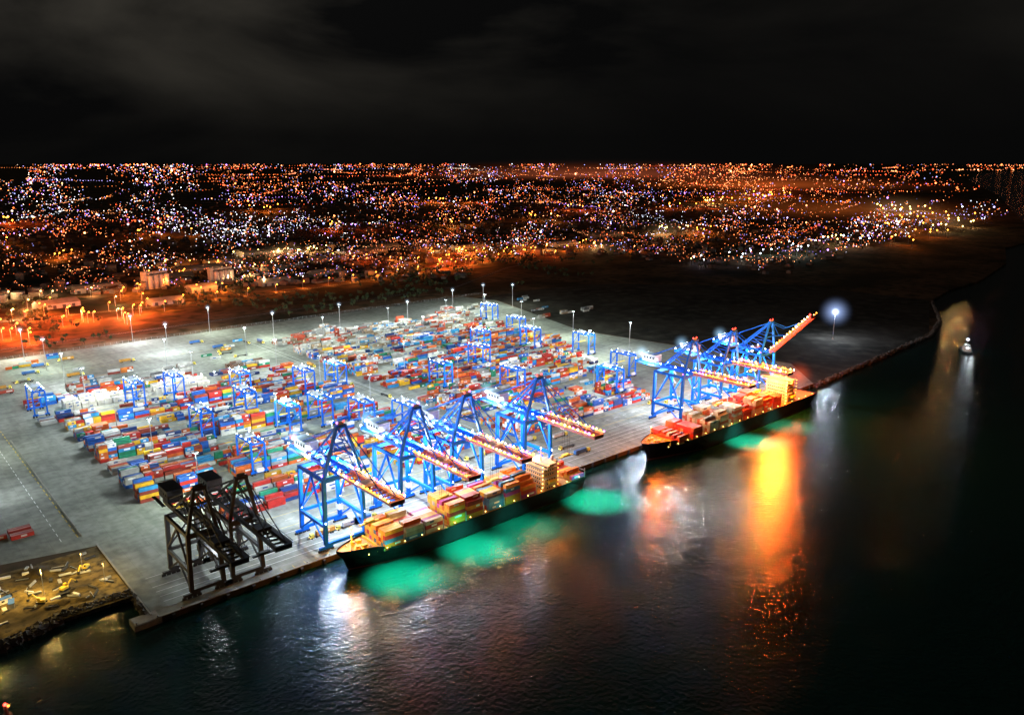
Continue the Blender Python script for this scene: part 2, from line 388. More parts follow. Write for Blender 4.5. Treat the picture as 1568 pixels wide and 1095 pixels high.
    if lights:
        for t in (.05,.12,.19,.26,.33,.4,.47,.54,.61,.68,.75,.82,.88,.94,1.0):
            for sx in (-1,1):
                p=bpnt(sx*(gx+2),Lb*t+R.uniform(-1,1),2.6); mb.octa(p,R.uniform(.55,1.1),R.choice([LO,LO,LY,LY,LY,LP,LR,LR,LW]))
        for sx in (-1,1):
            for y in (back-2,y1,y0,y0+14): mb.octa((sx*(gx+1.6),y,Hg+2.6),.7,LW)
            for y in (y0,y1): mb.octa((sx*wid,y-1.4,17.5),.5,LW)
            mb.octa((sx*2.2,y0-1,apex+2.4),.7,R.choice([LP,LR]))
            mb.octa((sx*wid,y0,Hg+.4),.6,LP)
        mb.octa((4.6,y1+21.8,Hg+7.5),1.2,LW); mb.octa((-4.6,y1+21.8,Hg+7.5),1.2,LW)
    boomm=M_boom if lights else paintm
    return mb.mesh(name,[paintm,M_grey if lights else paintm,M_black,M_lw,M_lo,M_lr,M_ly,M_lp,boomm,M_white if lights else paintm,M_win,M_ylw if lights else paintm])
M_boom=paint("boom_paint",(0.34,0.08,0.09),.5)
msr=sts_mesh("ship_to_shore_crane_raised",M_blue,raised=math.radians(46))
for x,rz in ((103,0),(155,0),(195,0),(259,0),(440,0),(498,0),(560,1)):
    o=obj("ship_to_shore_crane",msr if rz else sts_mesh("ship_to_shore_crane",M_blue),(x,0,0))
    lamp("apron_floodlight",(5,24,41),130000,WHITE,o)
    lamp("apron_floodlight",(-5,52,43),90000,WHITE,o)
    lamp("portal_floodlight",(-9,10,24),30000,(.45,.7,1),o)
    lamp("machinery_house_floodlight",(-10,64,58),24000,(.5,.75,1),o)
    if not rz:
        far=x>300
        lamp("boom_floodlight",(9.5,-12,52),7000,(1,.45,.25),o,.4)
        lamp("boom_floodlight",(9.5,-30,52),8000 if not far else 20000,(1,.3,.06),o,.4)
        lamp("boom_tip_floodlight",(9,-46,52),8000 if not far else 36000,(1,.22,.04),o,.4)
        pw=(2700000 if x not in (195,498) else 900000)*R.uniform(.85,1.15)
        lamp("hull_floodlight",(0,-39 if not far else -46,43),pw,(.06,1,.64),o,2.0,spot=60,aim=(.12,-.1,-1))
        lamp("hull_floodlight",(2,-41 if not far else -48,43),pw*.35,(.1,1,.7),o,2.0,spot=44,aim=(.4,-.3,-1))
    else:
        lamp("boom_floodlight",(8,-16,66),26000,(1,.3,.06),o,.4); lamp("boom_tip_floodlight",(7,-32,84),14000,(1,.15,.04),o,.4)
    glow_halo((-4,60,55),10,(.4,.7,1),.8,o)
md=sts_mesh("dark_ship_to_shore_crane",M_dark,wid=8.5,Hg=37,apex=59,out=-40,back=56,lights=False,y0=8,y1=40)
for x in (21,43): obj("unlit_quay_crane",md,(x,0,0))
lamp("quay_work_lamp",(32,24,20),10000,WHITE)

# ------------------------------------------------------------------ RTG yard cranes
def rtg():
    mb=MB(); S=13; Wd=5.0; Hh=24
    for sx in (-1,1):
        for sy in (-1,1):
            mb.beam((sx*Wd,sy*S,2.2),(sx*Wd,sy*S,Hh-1),1.1,1.3,0)
            for d in (-1.1,1.1): mb.cyl((sx*Wd+d,sy*S-.5,.9),(sx*Wd+d,sy*S+.5,.9),.85,.85,10,2)
        mb.beam((sx*Wd*.8,-S-1,Hh),(sx*Wd*.8,S+1,Hh),1.1,1.7,0)
    for sy in (-1,1):
        mb.beam((-Wd-1.5,sy*S,2.3),(Wd+1.5,sy*S,2.3),1.2,1.3,0)
        mb.beam((-Wd,sy*S,Hh-.5),(Wd,sy*S,Hh-.5),.9,1.1,0)
        mb.beam((-Wd,sy*S,10),(Wd,sy*S,Hh-3),.5,.5,0)
        mb.beam((-Wd,sy*S,9.5),(Wd,sy*S,9.5),.6,.6,0)
    mb.box((0,3,Hh+1.6),(8,6,1.6),1); mb.box((-1,4,Hh+3),(3,4,1.6),1); mb.box((3.2,-.5,Hh-2.4),(2,2.4,2.4),4); mb.box((3.2,-1.75,Hh-2.3),(1.7,.1,1.4),5)
    mb.box((0,-S-1.4,4),(5,2,2.4),4)
    mb.box((0,3,14),(12.1,1.5,.6),6)
    for sx in (-1,1): mb.beam((sx*2.2,3,Hh),(sx*2.2,3,14),.1,.1,2)
    for sx in (-1,1):
        for y in (-11,-4,5,12): mb.octa((sx*Wd*.95,y,Hh+1.6),.5,3)
    return mb.mesh("rtg_yard_crane",[M_blue,M_grey,M_black,M_lw,M_white,M_win,M_ylw])
mr_=rtg()
def snap(y,base): return base+round((y-base)/32)*32
for x,y in [(20,402),(130,394),(94,383),(182,334),(233,319),(268,303),(109,261),(170,229),(200,210),(222,195),(110,172),(246,140),(160,300)]:
    o=obj("rubber_tyred_gantry_crane",mr_,(x,snap(y,92)+1.5,0)); lamp("gantry_floodlight",(7.5,-6,27),11000,(.5,.75,1),o)
for x,y in [(426,268),(533,299),(560,240),(566,384),(464,116),(391,195),(480,330),(520,150),(350,240),(600,480)]:
    o=obj("rubber_tyred_gantry_crane",mr_,(x,snap(y,88)+1.5,0)); lamp("gantry_floodlight",(7.5,-6,27),11000,(.5,.75,1),o)

# ------------------------------------------------------------------ light masts
def mast(Hm=36):
    mb=MB(); mb.cyl((0,0,0),(0,0,Hm),.45,.18,10,0); mb.box((0,0,.3),(1.8,1.8,.6),2); mb.cyl((0,0,Hm-.9),(0,0,Hm-.6),1.3,1.3,12,0)
    for k in range(6):
        t=k*math.pi/3; mb.box((1.4*math.cos(t),1.4*math.sin(t),Hm-1.1),(.6,.6,.4),0,rz=t); mb.box((1.4*math.cos(t),1.4*math.sin(t),Hm-1.36),(.5,.5,.1),1,rz=t)
    return mb.mesh("floodlight_mast",[M_grey,M_lw,M_conc])
mm_=mast()
masts=[]
for x in (-45,60,160,250,350,445,540,610):
    for y in (110,205,300,400,480):
        if x<0 and y<190: continue
        if x>500 and y<120: continue
        masts.append((x,y+16,.85 if x>0 else .4))
masts+=[(52,655,1.2),(172,660,1.2),(188,579,1.2),(-60,600,.9),(60,580,1.1),(315,563,1.1),(409,561,1.1),(491,519,.8),(600,560,.8),(666,568,.6),(701,538,.5),(-130,540,.7),(267,655,.6),(-120,400,.5)]
for x,y,k in masts:
    o=obj("floodlight_mast",mm_,(x,y,0)); lamp("mast_floodlight",(0,0,33.8),240000*k*R.uniform(.7,1.3),GREENW if R.random()<.5 else WHITE,o,.5)
    if y>515: glow_halo((0,0,35),5,(.6,.8,1),.7,o)
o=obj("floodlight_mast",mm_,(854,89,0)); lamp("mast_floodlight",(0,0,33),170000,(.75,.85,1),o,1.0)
glow_halo((0,0,36),24,(.4,.55,1),1.1,o); glow_halo((0,0,36),7,(.8,.9,1),4,o)

# ------------------------------------------------------------------ ships
def ship(name,x0,L_,B_,yc,bays,seed,houses,dz):
    mb=MB(); HU,BO,DK,HO,WI,GR,LYm,CT,YL,OL=range(10)
    n=28; st=[]
    for i in range(n+1):
        u=i/n; u=u**1.3
        bd=B_/2*min(1,(u/.17))**.55 if u<.17 else B_/2
        bw=B_/2*min(1,(u/.26))**.95 if u<.26 else B_/2
        if u>.9: bw*=1-(u-.9)*4; bd*=1-(u-.9)*.8
        z=dz+ (3.2 if u<.1 else 3.2*max(0,1-(u-.1)*14))
        rake=8*max(0,1-u/.15)
        st.append([(x0+u*L_+rake,bw*.9,-5),(x0+u*L_+rake*.8,bw,-2.2),(x0+u*L_+rake*.5,(bw*.5+bd*.5),z*.45),(x0+u*L_,bd,z),(x0+u*L_,bd,z+1.1)])
    for sgn in (1,-1):
        vs=[(p[0],yc+sgn*max(.05,p[1]),p[2]) for s_ in st for p in s_]
        for i in range(n):
            for k in range(4):
                a=i*5+k; f=(a,a+1,a+6,a+5)
                mb.add([vs[t] for t in f],[(0,1,2,3) if sgn>0 else (3,2,1,0)],BO if k==0 else HU)
    for i in range(n):
        a,b2=st[i][3],st[i+1][3]
        mb.add([(a[0],yc-a[1],a[2]),(b2[0],yc-b2[1],b2[2]),(b2[0],yc+b2[1],b2[2]),(a[0],yc+a[1],a[2])],[(0,1,2,3)],DK)
    s_=st[-1]; mb.add([(p[0],yc+p[1],p[2]) for p in s_]+[(p[0],yc-p[1],p[2]) for p in reversed(s_)],[tuple(range(10))],HU)
    for sy in (-1,1):
        mb.cyl((x0+12,yc+sy*3,dz+3.2),(x0+12,yc+sy*3,dz+5),1.1,1.1,10,YL); mb.box((x0+16,yc+sy*3.5,dz+3.9),(3,2,1.4),YL)
        for k in range(3): mb.cyl((x0+8+k*5,yc+sy*(3+k*1.5),dz+3.2),(x0+8+k*5,yc+sy*(3+k*1.5),dz+4.3),.35,.35,6,GR)
    mb.cyl((x0+10,yc,dz+3),(x0+10,yc,dz+15),.35,.2,8,YL); mb.beam((x0+10,yc-2,dz+12),(x0+10,yc+2,dz+12),.2,.2,YL); mb.octa((x0+10,yc,dz+15.4),.6,LYm)
    mb.box((x0+21.5,yc,dz+2),(.5,B_*.7,4),YL)
    RR_=random.Random(seed)
    for bi,(bx,h,pal) in enumerate(bays):
        mb.box((x0+bx,yc,dz+.7),(12.6,B_-3,1.4),DK)
        rows=int((B_-1)/2.5); gc=RR_.choice(pal)
        for r_ in range(rows):
            y=yc+(r_-(rows-1)/2)*2.5; hh=max(0,h-(1 if RR_.random()<.25 else 0)-(1 if RR_.random()<.1 else 0))
            for k in range(hh):
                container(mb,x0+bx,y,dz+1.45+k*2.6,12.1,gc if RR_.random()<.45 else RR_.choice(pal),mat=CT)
        for sy in (-1,1): mb.beam((x0+bx+6.8,yc+sy*(B_/2-1),dz),(x0+bx+6.8,yc+sy*(B_/2-1),dz+7),.4,.4,GR)
        mb.beam((x0+bx+6.8,yc-B_/2+1,dz+5.5),(x0+bx+6.8,yc+B_/2-1,dz+5.5),.7,.25,GR)
    for (hx,w_,floors,wy) in houses:
        for fl in range(floors):
            z=dz+1.4+fl*2.9; sh=0 if fl<floors-1 else 1.5
            mb.box((x0+hx,yc,z),(w_-sh-fl*.25,wy-(fl>2)*3,2.8),HO)
            nwin=int(wy/2.2)
            for k in range(nwin-1): mb.box((x0+hx-(w_-sh-fl*.25)/2-.02,yc+(k-(nwin-2)/2)*2,z+.3),(.08,1,1),WI)
            for k in range(int(w_/2.2)-1): mb.box((x0+hx+(k-(int(w_/2.2)-2)/2)*2.1,yc-(wy-(fl>2)*3)/2-.02,z+.3),(1,.08,1),WI)
            mb.box((x0+hx,yc,z+1.47),(w_+.8,wy-(fl>2)*3+1.6,.14),GR)
            mb.octa((x0+hx-w_/2-.8,yc-wy/2+1,z+1.2),.4,LYm); mb.octa((x0+hx+w_/2,yc-wy/2-.6,z+1.2),.4,OL)
        zt=dz+floors*2.9
        mb.box((x0+hx-w_/2+1.5,yc,zt-.2),(2.6,B_+1,2.2),HO); mb.box((x0+hx-w_/2+.15,yc,zt+.1),(.1,B_,1.2),WI)
        mb.cyl((x0+hx,yc,zt),(x0+hx,yc,zt+9),.4,.2,8,HO); mb.beam((x0+hx,yc-3,zt+6),(x0+hx,yc+3,zt+6),.3,.3,HO); mb.octa((x0+hx,yc,zt+9.3),.5,LYm)
        mb.box((x0+hx+w_/2+4,yc,dz+floors*1.3),(6,6,floors*2.6),HO); mb.cyl((x0+hx+w_/2+4,yc,dz+floors*2.5),(x0+hx+w_/2+5,yc,dz+floors*2.5+4),1.2,1,10,GR)
        mb.cyl((x0+hx-3,yc-B_/2+1,dz+6),(x0+hx+4,yc-B_/2+1,dz+6),1.2,1.0,8,YL)
    for k in range(int(L_/12)): mb.octa((x0+14+k*12,yc-B_/2+.6,dz+2.2),.35,LYm)
    return obj(name,mb.mesh(name,[M_hull,M_boot,M_deck,M_house,M_win,M_grey,M_ly,M_cont,M_ylw,M_lo],True))
O1=[(.75,.2,.02),(.6,.06,.02),(.4,.04,.03),(.06,.2,.4),(.75,.42,.04),(.45,.06,.28),(.75,.24,.03),(.5,.45,.35)]
O2=[(.6,.03,.02),(.65,.1,.02),(.6,.35,.2),(.35,.04,.03)]
WHT=[(.6,.6,.55),(.5,.52,.48),(.4,.1,.05)]
s1=ship("container_ship",84,190,24,-15.5,[(31,4,O1),(45,4,O1),(59,3,O1),(76,5,O1),(90,5,O1),(107,4,O1),(121,5,O1),(135,5,O1),(181,2,O1)],5,[(156,12,6,20)],6.5)
for x,p,c_ in ((100,14000,(1,.7,.1)),(120,11000,WARM),(150,12000,(1,.45,.2)),(180,12000,WARM),(210,12000,WARM),(234,16000,ORANGE),(252,14000,(1,.4,.08)),(268,16000,ORANGE)):
    lamp("ship_deck_lamp",(x,-14,31),p,c_,s1,.5)
for x in (110,150,190,230): lamp("ship_side_lamp",(x,-32,14),1200,WARM,s1,.3)
lamp("bow_lamp",(92,-17,19),24000,(1,.35,.04),s1,.8)
s2=ship("container_ship",343,240,30,-19,[(34,2,O2),(52,3,O2),(74,4,WHT),(88,5,WHT),(108,5,WHT),(122,4,O2),(140,5,O2),(154,5,O2),(170,4,O2)],8,[(196,13,7,24)],8)
for x,p,c_ in ((363,20000,ORANGE),(383,34000,ORANGE),(405,16000,WARM),(440,14000,(1,.85,.6)),(468,14000,(1,.8,.5)),(495,26000,ORANGE),(520,34000,(1,.3,.03)),(550,34000,(1,.18,.03)),(572,36000,(1,.08,.02))):
    lamp("ship_deck_lamp",(x,-20,34),p,c_,s2,.5)
lamp("ship_deck_floodlight",(505,-33,38),220000,(1,.4,.02),s2,2.5); lamp("ship_deck_floodlight",(520,-35,44),520000,(1,.13,.012),s2,3.0)
lamp("mast_head_floodlight",(539,-24,44),260000,(1,.16,.02),s2,2.0)
lamp("bow_floodlight",(362,-20,28),70000,(1,.2,.02),s2,1.2)
glow_halo((510,-32,38),16,(1,.45,.1),1.8,s2); glow_halo((560,-25,28),18,(1,.12,.03),.7,s2); glow_halo((372,-20,24),12,(1,.3,.05),.6,s2)

mb=MB()
mb.add([(-9,0,1.6),(-5,-3,1.4),(9,-3,1.2),(9,3,1.2),(-5,3,1.4),(-8,0,-1),(-4,-2.4,-1),(8.5,-2.4,-1),(8.5,2.4,-1),(-4,2.4,-1)],[(0,1,2,3,4),(0,5,6,1),(1,6,7,2),(2,7,8,3),(3,8,9,4),(4,9,5,0)],0)
mb.box((-1,0,2.9),(6,4,3),1); mb.box((-1.5,0,5.4),(3.5,3,2),1); mb.box((-3.3,0,5.6),(.1,2.6,1),3); mb.cyl((-1,0,6.4),(-1,0,11),.15,.08,6,1)
mb.octa((-1,0,11.2),.7,2); mb.octa((4,0,5),.7,2); mb.octa((-4,0,4.6),.6,2)
o=obj("harbour_tug_boat",mb.mesh("harbour_tug_boat",[M_hull,M_white,M_lw,M_win]),(924,-45,-3),.5); o.scale=(1.9,1.9,1.4); lamp("deck_lamp",(2,-4,10),3500,WHITE,o)
mb=MB(); mb.cyl((0,0,-1),(0,0,1),2,1.8,14,0); mb.cyl((0,0,1),(0,0,5),.9,.4,8,0); mb.box((0,0,4),(1.6,1.6,.2),0); mb.octa((0,0,5.7),.8,1); mb.octa((1,0,4.6),.5,2)
o=obj("navigation_buoy",mb.mesh("navigation_buoy",[M_boot,M_lr,M_lo]),(-77,-29,-3)); lamp("buoy_lamp",(0,0,7.5),900,(1,.1,.03),o)

# ------------------------------------------------------------------ trucks
def truck(cont):
    mb=MB()
    mb.box((-7.6,0,2.0),(2.2,2.4,2.4),0,(.7,.6,.1)); mb.box((-8.72,0,2.4),(.05,2.1,1.0),2); mb.box((-5.6,0,.95),(4,1.2,.4),1); mb.box((1.5,0,1.25),(12.4,2.3,.35),1)
    for x in (-8,-5,4.5,6): 
        for sy in (-1,1): mb.cyl((x,sy*.9,.5),(x,sy*1.25,.5),.5,.5,10,1)
    if cont: container(mb,1.5,0,1.45,12.1,cont,mat=0)
    mb.octa((-8.9,.8,1.1),.16,3); mb.octa((-8.9,-.8,1.1),.16,3)
    return mb.mesh("terminal_truck",[M_cont,M_black,M_win,M_ly],True)
tm=[truck(c) for c in (None,(.5,.06,.03),(.05,.15,.4),(.6,.6,.58),(.6,.3,.05))]
for i in range(46):
    k=R.random()
    if k<.45: x,y,rz=R.uniform(20,620),R.choice([19,27,35,57,66]),R.choice([0,math.pi])
    elif k<.6: x,y,rz=R.choice([280,286,294]),R.uniform(90,600),math.pi/2
    else: x,y,rz=R.uniform(-60,260),R.uniform(495,640),R.choice([0,.1,math.pi])
    if k<.45 and any(abs(x-cx)<20 for cx in (21,43)): continue
    obj("terminal_truck",R.choice(tm),(x,y,0.06),rz)

# ------------------------------------------------------------------ construction area left
bm=bmesh.new(); nx,ny=60,50
g=[[bm.verts.new((-170+i*160/nx,30+k*72/ny,.06+max(0,noise.noise(Vector((i*.22,k*.22,1)))*3.2+noise.noise(Vector((i*.6,k*.6,4)))*1.4)*min(1,k/6)*min(1,(ny-k)/6)*min(1,(nx-i)/6))) for k in range(ny+1)] for i in range(nx+1)]
for i in range(nx):
    for k in range(ny): bm.faces.new((g[i][k],g[i+1][k],g[i+1][k+1],g[i][k+1])).smooth=True
me=bpy.data.meshes.new("sand_fill"); bm.to_mesh(me); bm.free()
M_sand=ground_mat("sand",(0.26,0.19,0.075),(0.07,0.055,0.033),(0.035,0.03,0.022),.04,.25); me.materials.append(M_sand); obj("sand_fill",me)
def excavator():
    mb=MB(); 
    for sy in (-1,1): mb.box((0,sy*1.2,.5),(4,.6,.9),1); mb.cyl((2,sy*1.2-.3,.5),(2,sy*1.2+.3,.5),.45,.45,8,1); mb.cyl((-2,sy*1.2-.3,.5),(-2,sy*1.2+.3,.5),.45,.45,8,1)
    mb.box((-.4,0,1.7),(3.6,2.6,1.3),0); mb.box((.9,.7,2.7),(1.5,1.1,1.6),0); mb.box((1.67,.7,2.8),(.05,.9,1.1),2)
    mb.beam((1.2,-.3,2),(4.2,-.3,4.6),.5,.6,0); mb.beam((4.2,-.3,4.6),(6.6,-.3,2.4),.4,.5,0); mb.box((6.7,-.3,1.6),(1,1.2,1.2),1)
    return mb.mesh("excavator",[M_ylw,M_black,M_win])
em=excavator()
for x,y,rz in ((-36,58,.5),(-48,52,2.5),(-22,75,4)): obj("excavator",em,(x,y,1.0),rz)
def cabin():
    mb=MB(); mb.box((0,0,1.4),(6,2.5,2.6),0); mb.box((0,0,2.8),(6.3,2.8,.2),1); mb.box((1.6,-1.27,1.2),(.9,.05,2),2); mb.box((-1.2,-1.27,1.6),(1.4,.05,.9),2)
    return mb.mesh("site_cabin",[M_white,paint("blue_roof",(.05,.15,.5)),M_win])
cbm=cabin()
for x,y,rz in ((-62,66,.2),(-66,72,.2),(-60,60,1.4)): obj("site_cabin",cbm,(x,y,.3),rz)
# loose building materials on the fill
pm=MB()
for i in range(60):
    x,y=R.uniform(-75,-16),R.uniform(42,98); k=R.random()
    if k<.5: pm.box((x,y,1.2),(R.uniform(2,6),R.uniform(.5,2),R.uniform(.4,1.6)),R.choice([0,1,2]),rz=R.uniform(0,3))
    else:
        a=R.uniform(0,3)
        for t in range(3): pm.cyl((x-3*math.cos(a),y-3*math.sin(a)+t*.8,1.1),(x+3*math.cos(a),y+3*math.sin(a)+t*.8,1.1),.35,.35,7,R.choice([0,1]))
obj("building_material_pile",pm.mesh("building_material_pile",[M_grey,M_black,M_white]))
for x,y,z,p in ((-45,62,14,34000),(-24,72,12,16000),(-70,58,14,28000),(-18,52,12,9000)):
    mb=MB(); mb.cyl((0,0,0),(0,0,z),.15,.08,6,0); mb.octa((0,0,z+.3),.3,1)
    o=obj("work_light_tower",mb.mesh("work_light_tower",[M_grey,M_ly]),(x,y,0)); lamp("work_lamp",(0,0,z-1),p,(1,.66,.18),o,.3)
mb=MB()
def rocks(P,n,w):
    for i in range(n):
        k=R.randrange(len(P)-1); t=R.random(); a,b_=P[k],P[k+1]
        x=a[0]+(b_[0]-a[0])*t; y=a[1]+(b_[1]-a[1])*t-R.uniform(-1,w); r_=R.uniform(.6,1.7); z=R.uniform(-3.2,.2)
        vs=[]; M=Matrix.Rotation(R.uniform(0,6),3,Vector((R.random(),R.random(),R.random()+.1)).normalized())
        for c in ((-1,-1,-1),(1,-1,-1),(1,1,-1),(-1,1,-1),(-1,-1,1),(1,-1,1),(1,1,1),(-1,1,1)):
            v=M@(Vector(c)*r_*R.uniform(.5,.8)); vs.append((x+v.x,y+v.y,z+v.z))
        mb.add(vs,[(0,3,2,1),(4,5,6,7),(0,1,5,4),(1,2,6,5),(2,3,7,6),(3,0,4,7)])
rocks([(-160,24),(-70,28),(-40,37),(-11,37)],1500,5); rocks([(-11,10),(-10,36)],120,3)
rocks([(640,0),(786,8),(987,22),(1090,50),(1256,125)],1600,4)
obj("rock_revetment",mb.mesh("rock_revetment",[paint("armour_rock",(.08,.07,.06),.9)]))

# ------------------------------------------------------------------ city
CX,CY=-104.2,-378.0; HD=math.radians(41.274)
def ok_city(x,y,m=60):
    if not inpoly(x-m,y-m,coast): return False
    if y<700: return x>1300 and y>0.16*x+ 230
    if 850<x<1330 and y<1000: return False
    return True
cl=MB()
def citycol(x,y,d,k0=0):
    a=math.atan2(x-CX,y-CY)-HD
    zn=noise.noise(Vector((x/(d*.12),y/(d*.12),13)))
    po=.5+zn*.7+(.3 if a>.2 else 0)+(.15 if d>6000 else 0)+(.12 if a<-.35 else 0)+k0
    k=R.random()
    if k<po: return R.choice([(1,.16,.03),(1,.24,.06),(1,.1,.03),(1,.35,.12),(1,.28,.12)])
    if k<po+.25: return R.choice([(.5,.4,1),(.5,.22,1),(.35,.4,1)])
    return R.choice([(.9,.85,1),(.75,.85,1),(1,.78,.6)])
def addlight(x,y,d,col,sm=1.0):
    s=min(R.lognormvariate(0,.85)*1.8*sm,18)
    q2=R.random(); r_=d*(.00042 if q2<.88 else (.00075 if q2<.975 else .0012))
    cl.octa((x,y,8+r_+R.uniform(0,10)),r_,0,tuple(c*s for c in col))
cnt=0; tries=0
while cnt<11500 and tries<200000:
    tries+=1
    vv=2.5+ (R.random()**1.4)*180           # lamps seen per unit area thin out towards the port
    d=272000/vv; th=HD+R.uniform(-.72,.72)
    x=CX+d*math.sin(th); y=CY+d*math.cos(th)
    if not ok_city(x,y): continue
    if x<850 and y<980 and R.random()<.8: continue
    nn=noise.noise(Vector((x/ (d*.05),y/(d*.05),3)))+.8*noise.noise(Vector((x/(d*.015),y/(d*.015),8)))
    if nn<R.uniform(-.4,.4): continue
    addlight(x,y,d,citycol(x,y,d),1+max(0,nn)*1.5); cnt+=1
# streets: rows of lamps following roads
for i in range(300):
    vv=4+(R.random()**1.1)*160; d=272000/vv; th=HD+R.uniform(-.7,.7)
    x=CX+d*math.sin(th); y=CY+d*math.cos(th)
    if not ok_city(x,y): continue
    ang=R.choice([.35,.35+math.pi/2,1.1,-.4])+R.uniform(-.12,.12); col=citycol(x,y,d,.2); step=d*.0052; n_=R.randint(10,36)
    for k in range(n_):
        ang+=R.uniform(-.015,.015); x+=math.cos(ang)*step; y+=math.sin(ang)*step
        if ok_city(x,y) and R.random()<.9: addlight(x,y,d,col if R.random()<.9 else citycol(x,y,d),1.3)
M_city=attr_mat("city_lamp_glow",emit=True)
obj("distant_city_lights",cl.mesh("distant_city_lights",[M_city],True))
bd=MB()
for i in range(3600):
    vv=R.uniform(45,180); d=272000/vv; th=HD+R.uniform(-.75,.75); x=CX+d*math.sin(th); y=CY+d*math.cos(th)
    if not ok_city(x,y) or (y<760 and R.random()<.7): continue
    w_,l_,h_=R.uniform(7,14),R.uniform(8,36 if R.random()<.1 else 18),R.uniform(3,7 if R.random()<.9 else 16)
    rz=R.choice([0.3,.3+math.pi/2,-.2,.8]); c=R.choice([(.14,.11,.09),(.1,.09,.08),(.17,.15,.13),(.15,.08,.05)])
    bd.box((x,y,h_/2),(l_,w_,h_),0,c,rz)
    cr,sr=math.cos(rz),math.sin(rz); hr=w_*.22
    P=[(-l_/2-.4,-w_/2-.4,h_),(l_/2+.4,-w_/2-.4,h_),(l_/2+.4,w_/2+.4,h_),(-l_/2-.4,w_/2+.4,h_),(-l_/2,0,h_+hr),(l_/2,0,h_+hr)]
    rc=R.choice([(.11,.1,.1),(.1,.05,.04),(.15,.13,.12)])
    bd.add([(x+p[0]*cr-p[1]*sr,y+p[0]*sr+p[1]*cr,p[2]) for p in P],[(0,1,5,4),(2,3,4,5),(1,2,5),(3,0,4)],0,rc)
obj("distant_city_buildings",bd.mesh("distant_city_buildings",[M_bld],True))
td=MB(); nt_=0
while nt_<1100:
    if R.random()<.6: x,y=R.uniform(-250,1200),R.uniform(690,1150)
    else:
        d=R.uniform(1500,3200); th=HD+R.uniform(-.7,.7); x=CX+d*math.sin(th); y=CY+d*math.cos(th)
    if noise.noise(Vector((x*.006,y*.006,5)))<-.02 or not (ok_city(x,y) or 680<y<1000): nt_+=.02; continue
    nt_+=1; h=R.uniform(5,11); td.cyl((x,y,0),(x+.3,y,h*.6),.35,.15,5,0,(.05,.035,.02))
    for k in range(16):
        v=Vector((R.gauss(0,1),R.gauss(0,1),R.gauss(0,.8)))*h*.17; cc=Vector((x,y,h*.75))+v; s=R.uniform(.8,1.7)
        a=Vector((R.gauss(0,1),R.gauss(0,1),R.gauss(0,1))).normalized()*s; b2=a.cross(Vector((R.random(),R.random(),R.random()))).normalized()*s
        td.add([tuple(cc-a-b2*.6),tuple(cc+a*.7-b2),tuple(cc+a+b2*.7),tuple(cc-a*.6+b2)],[(0,1,2,3)],0,R.choice([(.02,.035,.014),(.03,.05,.02),(.045,.06,.02)]))
obj("distant_trees",td.mesh("distant_trees",[M_bld],True))
M_silo=paint("silo_steel",(.28,.27,.25))
def silos(x,y):
    mb=MB()
    for i in range(4):
        for k in range(2):
            mb.cyl((i*11,k*11,0),(i*11,k*11,24),5,5,16,0); mb.cyl((i*11,k*11,24),(i*11,k*11,26.5),5.2,1,16,0)
    mb.box((16,5,28),(44,3,2.5),0); mb.box((-9,5,16),(7,8,32),0); mb.beam((-9,5,31),(40,5,29),1,1,0)
    obj("grain_silo",mb.mesh("grain_silo",[M_silo]),(x,y,0),.3)
silos(330,1100); silos(440,1075)
def tank(x,y,r,h):
    mb=MB(); mb.cyl((0,0,0),(0,0,h),r,r,28,0); mb.cyl((0,0,h),(0,0,h+r*.12),r,.5,28,0)
    for k in range(14):
        t=k*.2; mb.box(((r+.5)*math.cos(t),(r+.5)*math.sin(t),h*k/14+.5),(1,1.6,.15),0,rz=t)
    obj("storage_tank",mb.mesh("storage_tank",[M_silo]),(x,y,0))
for a in ((100,1120,11,12),(130,1140,11,12),(160,1165,11,12),(120,1185,9,10),(520,1090,9,12),(545,1100,9,12)): tank(*a)
M_clad=paint("clad",(.2,.19,.17)); M_rs=paint("roofsheet",(.22,.2,.17),var=.4,scale=.1)
def warehouse(x,y,l,w,h,rz):
    mb=MB(); mb.box((0,0,h/2),(l,w,h),0); n=max(1,int(w/20)); ww=w/n
    for i in range(n):
        y0=-w/2+i*ww; P=[(-l/2-.5,y0,h),(l/2+.5,y0,h),(l/2+.5,y0+ww,h),(-l/2-.5,y0+ww,h),(-l/2-.5,y0+ww/2,h+ww*.2),(l/2+.5,y0+ww/2,h+ww*.2)]
        mb.add(P,[(0,1,5,4),(2,3,4,5),(1,2,5),(3,0,4)],1)
    for k in range(int(l/14)): mb.box((-l/2+7+k*14,-w/2-.05,2.6),(5,.1,5),2)
    obj("warehouse",mb.mesh("warehouse",[M_clad,M_rs,M_black]),(x,y,0),rz)
for a in ((480,1280,90,40,10,.1),(560,1350,70,50,10,.1),(620,1180,80,40,8,.0),(250,1150,80,40,8,.1),(900,1330,120,50,10,.05),(1000,1400,90,40,10,.05),(700,1480,100,60,12,0),(1180,1260,90,40,8,0),(1420,1150,80,40,9,0),(160,1010,60,30,7,.2),(1700,1250,120,50,10,0),(300,930,50,25,6,0),(400,1190,70,30,8,.1),(760,1250,80,36,8,.05),(60,1060,60,26,7,.1),(390,1020,50,24,9,.2),(520,1010,60,28,7,.1),(650,1050,70,28,8,.05)): warehouse(*a)
M_asph=ground_mat("asphalt",(.07,.065,.06),(.09,.08,.07),(.05,.05,.05),.02,.2)
